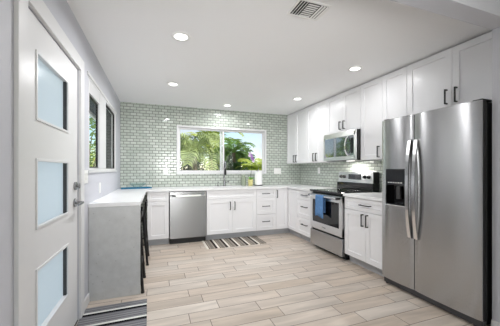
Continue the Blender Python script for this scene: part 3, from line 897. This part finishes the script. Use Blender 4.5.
dp.box(HX0 + 0.008, HX1 - 0.008, 0.0, 0.058, 1.075, HZ1); dp.box(HX0 + 0.008, HX1 - 0.008, 0.002, 0.058, HZ0, HZ0 + 0.012)
dpo = dp.build('dispenser', M['black_glass'], ld)
MB().box(HX0 + 0.10, HX0 + 0.15, 0.03, 0.056, 0.93, 1.06, 0.004).build('paddle', M['grey_plastic'], dpo)
ic = MB()
for i in range(6): ic.box(HX0 + 0.03 + i * 0.03, HX0 + 0.046 + i * 0.03, -0.0012, 0.0, 1.094, 1.104)
ic.build('icons', M['white_plastic'], dpo)
MB().box(HX0 - 0.004, HX1 + 0.004, -0.004, 0.02, HZ0 - 0.012, HZ0, 0.003).build('drip_ledge', M['bright_steel'], ld)
for (hx, par, dirn) in ((SP - 0.030, ld, -1), (SP + 0.034, rd, 1)):
    pts = []
    for i in range(15):
        t_ = i / 14; z = 0.575 + (1.515 - 0.575) * t_
        bowo = 0.012 + 0.040 * (1 - abs(2 * t_ - 1) ** 2.4)
        pts.append((hx + dirn * 0.002, 0.008 - bowo, z))
    pts = [(hx, 0.012, 0.572)] + pts + [(hx, 0.012, 1.518)]
    MB().strap(pts, (1, 0, 0), 0.032, 0.016).build('handle', M['bright_steel'], par)
MB().box(0.012, FW - 0.004, 0.028, 0.07, 0.012, 0.066, 0.004).build('toe_grille', M['grey_plastic'], fg)
for q in (0.04, FW - 0.06):
    MB().cyl((q, 0.05, 0.0), (q, 0.05, 0.0115), 0.018).build('foot', M['black_plastic'], fg)
    MB().cyl((q, 0.58, 0.0), (q, 0.58, 0.03), 0.02).build('foot', M['black_plastic'], fg)
for a, b_ in ((0.006, 0.07), (FW - 0.075, FW - 0.006)):
    MB().box(a, b_, 0.03, 0.16, 1.769, 1.781, 0.003).build('hinge_cover', M['black_plastic'], fg)
eo = emblem(0.10, 0.014, 0.002).build('emblem', M['gun'], rd); eo.location = (FW - 0.20, 0.0035, 1.70)

# ------------------------------------------------------------------ ceiling fixtures
def downlight(label, x, y, power, group):
    t = thing('downlight', label, 'ceiling light', (x, y, CH), 0, group)
    MB().lathe([(0.055, -0.003), (0.060, -0.008), (0.083, -0.006), (0.087, 0.0)], (0, 0, 0), 32).build('trim_ring', M['white_plastic'], t, True)
    MB().lathe([(0.0, -0.0045), (0.056, -0.0045), (0.056, -0.0005), (0.0, -0.0005)], (0, 0, 0), 32).build('lens', M['lens'], t)
    a = area('lamp', (x, y, CH - 0.014), (0, 0, 0), 0.10, 0.10, power, (0.985, 0.99, 1.0), 'DISK', 170)
    return t
GL = 'round recessed downlights in the kitchen ceiling'
downlight('round ceiling downlight nearest the entry door', 0.207, 2.409, LAMP_KITCHEN * 1.5, GL)
downlight('round ceiling downlight on the left side, midway to the tiled window wall', 0.217, 3.777, LAMP_KITCHEN * 1.5, GL)
downlight('round ceiling downlight nearest the fridge and its cabinets', 2.208, 2.472, LAMP_KITCHEN * 0.36, GL)
downlight('round ceiling downlight out from the second wall cabinet from the window', 2.233, 3.847, LAMP_KITCHEN * 0.6, GL)
downlight('round ceiling downlight above the sink window', 1.239, 4.679, LAMP_KITCHEN * 0.6, GL)
for x, y in ((0.2, 0.2), (2.6, 0.2), (0.2, -1.6), (2.6, -1.6)):  # added lamps out of view, lighting the room around the camera
    downlight('round ceiling downlight in the adjoining room', x, y, FILL_LIVING, 'downlights in the adjoining room')
# air vent
vt = thing('ceiling_vent', 'white three way air vent grille in the ceiling', 'vent', (1.075, 1.683, CH), 0)
VX, VY = 0.135, 0.10
vf = MB(); frame(vf, -VX, VX, -VY, VY, 0.016, -0.008, -0.0005, (0, 1, 2), 0.002); vf.build('frame', M['white_plastic'], vt)
MB().box(-VX + 0.016, VX - 0.016, -VY + 0.016, VY - 0.016, -0.0025, -0.0005).build('throat', M['grille_dark'], vt)
def slat(x0, x1, y0, y1, ax, tilt):
    mb = MB(); mb.box(x0, x1, y0, y1, -0.0015, 0.0, 0)
    c = Vector(((x0 + x1) / 2, (y0 + y1) / 2, 0))
    for v in mb.bm.verts:
        q = v.co - c
        q = Matrix.Rotation(tilt, 3, ax) @ q
        v.co = q + c + Vector((0, 0, -0.0075))
    return mb.build('slat', M['white_plastic'], vt)
for i in range(3): slat(-0.112 + i * 0.022, -0.097 + i * 0.022, -0.083, 0.083, 'Y', R(-32))
for i in range(7): slat(-0.045, 0.045, -0.078 + i * 0.0225, -0.0575 + i * 0.0225, 'X', R(14))
for i in range(3): slat(0.055 + i * 0.023, 0.069 + i * 0.023, -0.083, 0.083, 'Y', R(8))

# ------------------------------------------------------------------ outlets and switches
def plate(name, label, cat, loc, rz, w, h, inner, group=None):
    t = thing(name, label, cat, loc, rz, group)
    MB().box(-w / 2, w / 2, -0.006, -0.0002, -h / 2, h / 2, 0.002).build('cover_plate', M['white_plastic'], t)
    for (cx, kind) in inner:
        if kind == 'rocker': MB().box(cx - 0.016, cx + 0.016, -0.010, -0.005, -0.033, 0.033, 0.002).build('rocker', M['white_plastic'], t)
        else:
            for zz in (-0.022, 0.022):
                MB().box(cx - 0.016, cx + 0.016, -0.0075, -0.005, zz - 0.015, zz + 0.015, 0.002).build('socket', M['white_plastic'], t)
    return t
plate('outlet', 'white outlet left of the sink window', 'outlet', (0.16, YB, 1.205), 0, 0.078, 0.118, [(0, 'socket')])
plate('switch_plate', 'white double switch plate right of the sink window', 'switch', (2.451, YB, 1.208), 0, 0.165, 0.125, [(-0.045, 'rocker'), (0.045, 'rocker')])
plate('outlet', 'white outlet on tiled wall left of the range', 'outlet', (XR, 4.355, 1.22), R(-90), 0.075, 0.118, [(0, 'socket')])
plate('switch_plate', 'white switch plate beside the entry door casing', 'switch', (XL, 2.70, 1.17), R(90), 0.12, 0.12, [(-0.025, 'rocker'), (0.025, 'rocker')])
plate('outlet', 'white outlet under the left wall window', 'outlet', (XL, 3.31, 1.03), R(90), 0.075, 0.118, [(0, 'socket')])

# ------------------------------------------------------------------ rugs
sr = thing('kitchen_rug', 'striped grey and white rug in front of the sink', 'rug', (0.735, 4.0, 0))
MB().box(0, 1.0, 0.012, 0.523, 0.0, 0.008, 0.002).build('pile', M['rug'], sr)
mtt = thing('door_mat', 'grey striped door mat before the entry door', 'mat', (-0.575, 1.70, 0), R(1.5))
MB().box(0, 0.515, 0.0, 0.946, 0.0, 0.008, 0.002).build('pile', M['mat'], mtt)

# ------------------------------------------------------------------ counter stools
def make_stool(label):
    t = thing('counter_stool', label, 'stool', (0, 0, 0), 0, 'black metal stools under the bar')
    st = MB(); st.box(-0.155, 0.155, -0.155, 0.155, 0.625, 0.65, 0.012, 3)
    st.build('seat', M['black'], t, 'auto')
    ap = MB(); frame(ap, -0.145, 0.145, -0.145, 0.145, 0.006, 0.56, 0.625, (0, 1, 2), 0); ap.build('apron', M['black'], t)
    for sx in (-1, 1):
        for sy in (-1, 1):
            top = Vector((sx * 0.135, sy * 0.135, 0.62)); bot = Vector((sx * 0.185, sy * 0.195, 0.012))
            lg = MB(); lg.tube([top, (top + bot) / 2, bot], [0.021, 0.018, 0.014], 8)
            lo = lg.build('leg', M['black'], t, 'auto')
            MB().cyl((bot.x, bot.y, 0.0), (bot.x, bot.y, 0.02), 0.017, seg=12).build('foot_cap', M['black_plastic'], lo)
    br = MB(); z = 0.26; e = 0.168
    for a, b_ in (((-e, -e), (e, -e)), ((e, -e), (e, e)), ((e, e), (-e, e)), ((-e, e), (-e, -e))): br.tube([(a[0], a[1] * 1.02, z), (b_[0], b_[1] * 1.02, z)], 0.009, 8)
    br.build('footrest', M['black'], t, 'auto')
    for sy in (-1, 1):
        MB().tube([(0.14, sy * 0.135, 0.60), (0.155, sy * 0.145, 0.70), (0.165, sy * 0.15, 0.815)], 0.012, 8).build('back_post', M['black'], t, 'auto')
    MB().strap([(0.162, -0.15, 0.77), (0.175, -0.07, 0.77), (0.178, 0, 0.77), (0.175, 0.07, 0.77), (0.162, 0.15, 0.77)], (0, 0, 1), 0.055, 0.008).build('back_rail', M['black'], t)
    return t
s1 = make_stool('black metal low back stool at the end of the bar behind the grey panel')
s1.location = (-0.315, 3.01, 0)
s2 = copy_tree(s1); s2.location = (-0.295, 3.80, 0)
s2['label'] = 'second black metal stool under the bar, closer to the sink wall'

# ------------------------------------------------------------------ things on the worktop
z = ZT1
tr = thing('tray', 'teal blue glass tray in the corner below the left window', 'tray', (-0.33, 4.83, z), R(12))
tm = MB(); tm.box(-0.235, 0.235, -0.10, 0.10, 0.0, 0.008, 0.003); frame(tm, -0.24, 0.24, -0.105, 0.105, 0.014, 0.0, 0.02, (0, 1, 2), 0.003)
tm.build('tray_base', M['teal'], tr)
gb = MB().lathe([(0.0, 0.0), (0.06, 0.0), (0.065, 0.006), (0.05, 0.012), (0.10, 0.045), (0.145, 0.085), (0.15, 0.088), (0.143, 0.082), (0.098, 0.040), (0.04, 0.012), (0.0, 0.010)], (0, 0, 0), 32).build('glass_bowl', M['clear'], None, True)
gb.location = (-0.30, 4.85, z + 0.0085)
tag(gb, 'wide clear glass bowl standing on the teal tray', 'bowl')
# paper towel
pt = thing('paper_towel_roll', 'white paper towel roll on a black stand right of the faucet', 'paper towel', (1.945, 4.90, z))
MB().lathe([(0, 0), (0.085, 0), (0.088, 0.006), (0.085, 0.014), (0, 0.014)], (0, 0, 0), 28).build('stand', M['black_plastic'], pt, 'auto')
MB().lathe([(0.02, 0.015), (0.074, 0.015), (0.078, 0.02), (0.078, 0.285), (0.074, 0.29), (0.02, 0.29)], (0, 0, 0), 32).build('roll', M['paper'], pt, 'auto')
MB().lathe([(0, 0.014), (0.008, 0.014), (0.008, 0.31), (0.016, 0.318), (0.016, 0.332), (0.0, 0.34)], (0, 0, 0), 14).build('post', M['gun'], pt, 'auto')
# ribbed glass vase
vs_ = MB().lathe([(0, 0), (0.040, 0), (0.050, 0.03), (0.055, 0.09), (0.050, 0.15), (0.038, 0.19), (0.036, 0.21), (0.032, 0.21), (0.034, 0.19), (0.045, 0.15), (0.05, 0.09), (0.044, 0.03), (0, 0.01)], (0, 0, 0), 24).build('vase', M['pot_grey'], None, True)
vs_.location = (1.635, 4.93, z)
tag(vs_, 'small grey green vase left of the yellow flower pot', 'vase')
# orchid in yellow pot
oc = thing('potted_orchid', 'purple orchid in a pale yellow pot beside the paper towel', 'plant', (1.765, 4.88, z))
MB().lathe([(0, 0), (0.042, 0), (0.052, 0.11), (0.056, 0.125), (0.050, 0.125), (0.046, 0.105), (0, 0.10)], (0, 0, 0), 24).build('pot', M['pot_yellow'], oc, True)
MB().tube([(0, 0, 0.10), (0.012, 0, 0.25), (0.022, -0.005, 0.40), (0.035, -0.01, 0.52), (0.02, -0.02, 0.60), (-0.02, -0.03, 0.645)], [0.005, 0.0045, 0.004, 0.0035, 0.003, 0.002], 8).build('stem', M['stem'], oc, True)
def leaf_strip(mb, base, az, L, w, rise, droop, n_=7):
    pv = None
    d = Vector((math.cos(az), math.sin(az), 0)); sd_ = Vector((-math.sin(az), math.cos(az), 0))
    for i in range(n_ + 1):
        t_ = i / n_
        c = Vector(base) + d * (L * t_) + Vector((0, 0, rise * t_ - droop * t_ * t_))
        ww = w * math.sin(PI * min(0.98, 0.12 + 0.86 * t_))
        a, b2, mid = mb.bm.verts.new(c + sd_ * ww / 2 + Vector((0, 0, ww * 0.18))), mb.bm.verts.new(c - sd_ * ww / 2 + Vector((0, 0, ww * 0.18))), mb.bm.verts.new(c)
        if pv:
            mb.bm.faces.new((pv[0], pv[2], mid, a)); mb.bm.faces.new((pv[2], pv[1], b2, mid))
        pv = (a, b2, mid)
for az, L, w_, rise, dr, mt_ in ((3.4, 0.12, 0.05, 0.13, 0.06, 'leaf_pale'), (4.2, 0.12, 0.05, 0.10, 0.06, 'leaf_house'), (0.2, 0.10, 0.045, 0.12, 0.07, 'leaf_house'), (5.3, 0.11, 0.045, 0.10, 0.06, 'leaf_house'), (1.6, 0.10, 0.05, 0.12, 0.06, 'leaf_house')):
    mb = MB(); leaf_strip(mb, (0, 0, 0.11), az, L, w_, rise, dr); mb.build('leaf', M[mt_], oc, True, fix=False)
bl = [(-0.02, -0.03, 0.645), (0.0, -0.035, 0.605), (0.02, -0.03, 0.565), (-0.035, -0.035, 0.60), (0.035, -0.035, 0.53), (0.01, -0.04, 0.545), (0.05, -0.02, 0.495)]
for i, c in enumerate(bl):
    mb = MB()
    for k in range(5):
        a = 2 * PI * k / 5 + i
        for (r0, r1, wd) in ((0.004, 0.034, 0.030),):
            u = Vector((math.cos(a), -0.25, math.sin(a))); s_ = Vector((-math.sin(a), 0, math.cos(a)))
            P0 = Vector(c) + u * r0; P1 = Vector(c) + u * (r1 * 0.6); P2 = Vector(c) + u * r1
            v = [mb.bm.verts.new(q) for q in (P0, P1 + s_ * wd / 2, P2 + Vector((0, -0.004, 0)), P1 - s_ * wd / 2)]
            mb.bm.faces.new(v)
    bmesh.ops.create_icosphere(mb.bm, subdivisions=1, radius=0.008, matrix=Matrix.Translation(Vector(c) + Vector((0, -0.008, 0))))
    mb.build('blossom', M['petal'] if i % 3 else M['petal_pale'], oc, False, fix=False)

# ------------------------------------------------------------------ outside
struct(MB().box(-14, 22, -16, 30, -0.35, -0.13).build('ground', M['lawn']), 'green lawn outside the windows', 'lawn')
struct(MB().box(-4.19, XL - 0.151, -4.0, 6.4, -0.129, -0.06).build('path', M['stucco']), 'pale concrete path outside the entry door', 'path')  # added pale surface bouncing light up to the frosted door glass
ev = structroot('eave', 'dark eave with white fascia outside the left window', 'eave')
MB().box(-1.02, XL - 0.151, -4.1, 5.8, 2.20, 2.26).build('soffit', M['eave'], ev)
MB().box(-1.05, -1.021, -4.1, 5.8, 2.135, 2.30).build('fascia', M['stucco'], ev)

def frond(mb, base, az, el, L, droop, nl, leaf_l, leaf_w, rng, hang=0.5):
    p_ = Vector(base); d = Vector((math.cos(az) * math.cos(el), math.sin(az) * math.cos(el), math.sin(el)))
    N = nl; step = L / N; pts = [p_.copy()]; dirs = [d.copy()]
    for i in range(N):
        d = (d + Vector((0, 0, -droop * step / L * (0.4 + 1.6 * i / N)))).normalized()
        p_ = p_ + d * step; pts.append(p_.copy()); dirs.append(d.copy())
    mb.tube(pts[::max(1, N // 6)], 0.012, 4)
    for i in range(2, N + 1):
        t_ = i / N; ll = leaf_l * (0.35 + 0.65 * math.sin(PI * min(1, 0.15 + 0.8 * t_))) * rng.uniform(0.85, 1.1)
        side = dirs[i].cross(Vector((0, 0, 1)))
        if side.length < 1e-3: side = Vector((1, 0, 0))
        side.normalize()
        for s_ in (-1, 1):
            q = (side * s_ * 0.85 + dirs[i] * 0.55 + Vector((0, 0, 0.12 + rng.uniform(-0.1, 0.1)))).normalized()
            a = pts[i]; b_ = a + q * ll * 0.5; q2 = (q + Vector((0, 0, -hang))).normalized(); c = b_ + q2 * ll * 0.5
            wv = dirs[i] * leaf_w / 2
            v = [mb.bm.verts.new(x) for x in (a - wv * 0.5, a + wv * 0.5, b_ + wv, b_ - wv, c)]
            mb.bm.faces.new((v[0], v[1], v[2], v[3])); mb.bm.faces.new((v[3], v[2], v[4]))

def palm(label, x, y, h, nf, L, droop, mt_, seed, el_rng=(0.1, 1.2), trunks=1, leaf_l=0.42, hang=0.5, nl=26, lw=0.035):
    rng = random.Random(seed)
    t = thing('palm_tree', label, 'palm', (x, y, -0.13), 0, 'palms in the back garden')
    tk = MB(); fr_ = MB()
    for k in range(trunks):
        bx, by = rng.uniform(-0.25, 0.25) * (trunks > 1), rng.uniform(-0.25, 0.25) * (trunks > 1)
        hh = h * rng.uniform(0.75, 1.1) if trunks > 1 else h
        tx, ty = bx * 2.2, by * 2.2
        r0 = 0.075 if trunks == 1 else 0.05
        tk.tube([(bx, by, 0), ((bx + tx) / 2 + 0.03, (by + ty) / 2, hh * 0.5), (tx, ty, hh)], [r0 * 1.15, r0, r0 * 0.8], 10)
        for i in range(nf):
            frond(fr_, (tx, ty, hh), rng.uniform(0, 2 * PI), rng.uniform(*el_rng), L * rng.uniform(0.8, 1.15), droop * rng.uniform(0.8, 1.3), nl, leaf_l, lw, rng, hang)
    tk.build('trunk', M['trunk'], t, True); fr_.build('fronds', M[mt_], t, False, fix=False)
    return t
palm('pale drooping palm filling the left pane of the sink window', 1.02, 7.5, 1.75, 13, 1.25, 2.6, 'frond_pale', 3, (0.3, 1.4), 1, 0.5, 1.2, 18, 0.06)
palm('tall yellow green palm behind the pale palm, left of the window post', 1.95, 9.9, 2.25, 12, 1.5, 1.5, 'frond_yellow', 11, (0.1, 1.3), 1, 0.5, 0.5, 18, 0.08)
palm('green palm with spreading crown right of the window post', 2.5, 8.6, 1.95, 13, 0.95, 1.5, 'frond_green', 31, (0.0, 1.3), 1, 0.36, 0.5, 24, 0.045)
palm('low yellow green palm at the right of the sink window', 3.2, 8.0, 1.3, 12, 0.8, 1.3, 'frond_yellow', 41, (0.2, 1.2), 1, 0.36, 0.6, 24, 0.04)
palm('low dark palm below the window post', 2.25, 7.7, 0.8, 16, 0.8, 1.3, 'frond_dark', 43, (0.1, 1.4), 1, 0.34, 0.5, 22, 0.06)

def bush(label, x, y, rx, ry, h, nleaf, mt_, seed, size=0.16):
    rng = random.Random(seed)
    t = thing('bush', label, 'bush', (x, y, -0.13), 0, 'bushes along the garden edge')
    st = MB()
    for k in range(5):
        a = 2 * PI * k / 5
        st.tube([(0, 0, 0), (0.3 * rx * math.cos(a), 0.3 * ry * math.sin(a), h * 0.4), (0.6 * rx * math.cos(a), 0.6 * ry * math.sin(a), h * 0.75)], [0.04, 0.025, 0.012], 6)
    st.build('branches', M['trunk'], t, True)
    lf = MB()
    for i in range(nleaf):
        u = Vector((rng.gauss(0, 1), rng.gauss(0, 1), rng.gauss(0, 1))).normalized() * (rng.uniform(0.45, 1) ** 0.5)
        lump = 1 + 0.2 * math.sin(5 * u.x + seed) * math.cos(4 * u.z)
        c = Vector((u.x * rx * lump, u.y * ry * lump, h * 0.52 + u.z * h * 0.5 * lump))
        if c.z < 0.02: continue
        q = Vector((rng.gauss(0, 1), rng.gauss(0, 1), rng.gauss(0, 0.6))).normalized(); s_ = q.orthogonal().normalized()
        L = size * rng.uniform(0.6, 1.3); w_ = L * 0.42
        v = [lf.bm.verts.new(x_) for x_ in (c, c + q * L * 0.5 + s_ * w_ / 2, c + q * L + Vector((0, 0, -0.25 * L)), c + q * L * 0.5 - s_ * w_ / 2)]
        lf.bm.faces.new(v)
    lf.build('leaves', M[mt_], t, False, fix=False)
    return t
bush('dark leafy bush at the far left behind the pale palm', 0.9, 12.4, 1.4, 0.9, 3.1, 2400, 'frond_dark', 1, 0.22)
bush('dark leafy bush behind the window post', 3.5, 12.4, 1.2, 0.9, 2.5, 2200, 'frond_dark', 2, 0.2)
bush('tall dark bush along the far garden edge, left', 0.9, 15.4, 1.7, 0.9, 3.2, 1500, 'frond_dark', 12, 0.3)
bush('tall dark bush along the far garden edge, middle', 4.4, 15.4, 1.6, 0.9, 2.6, 1500, 'frond_dark', 13, 0.3)
bush('tall green bush along the far garden edge, right', 7.7, 15.4, 1.6, 0.9, 2.1, 1500, 'frond_green', 14, 0.3)
bush('bright green bush under the open sky', 5.5, 11.6, 1.2, 1.0, 1.85, 1800, 'frond_green', 3, 0.18)
bush('low dark bush just outside the sink window', 4.3, 9.6, 0.8, 0.5, 1.45, 1000, 'frond_dark', 6, 0.14)
bush('dense green bush outside the left wall window', -1.85, 7.8, 0.85, 0.9, 3.1, 2600, 'frond_green', 61, 0.14)
bush('round bush seen through the left wall window', -2.6, 10.6, 1.3, 1.2, 2.2, 1500, 'frond_yellow', 8, 0.2)
nb = structroot('neighbour_house', 'white neighbouring house wall outside the left window', 'house')  # added to bounce sunlight towards the door glass and left window
MB().box(-4.6, -4.2, -4.0, 7.2, -0.13, 3.2).build('wall', M['stucco'], nb)
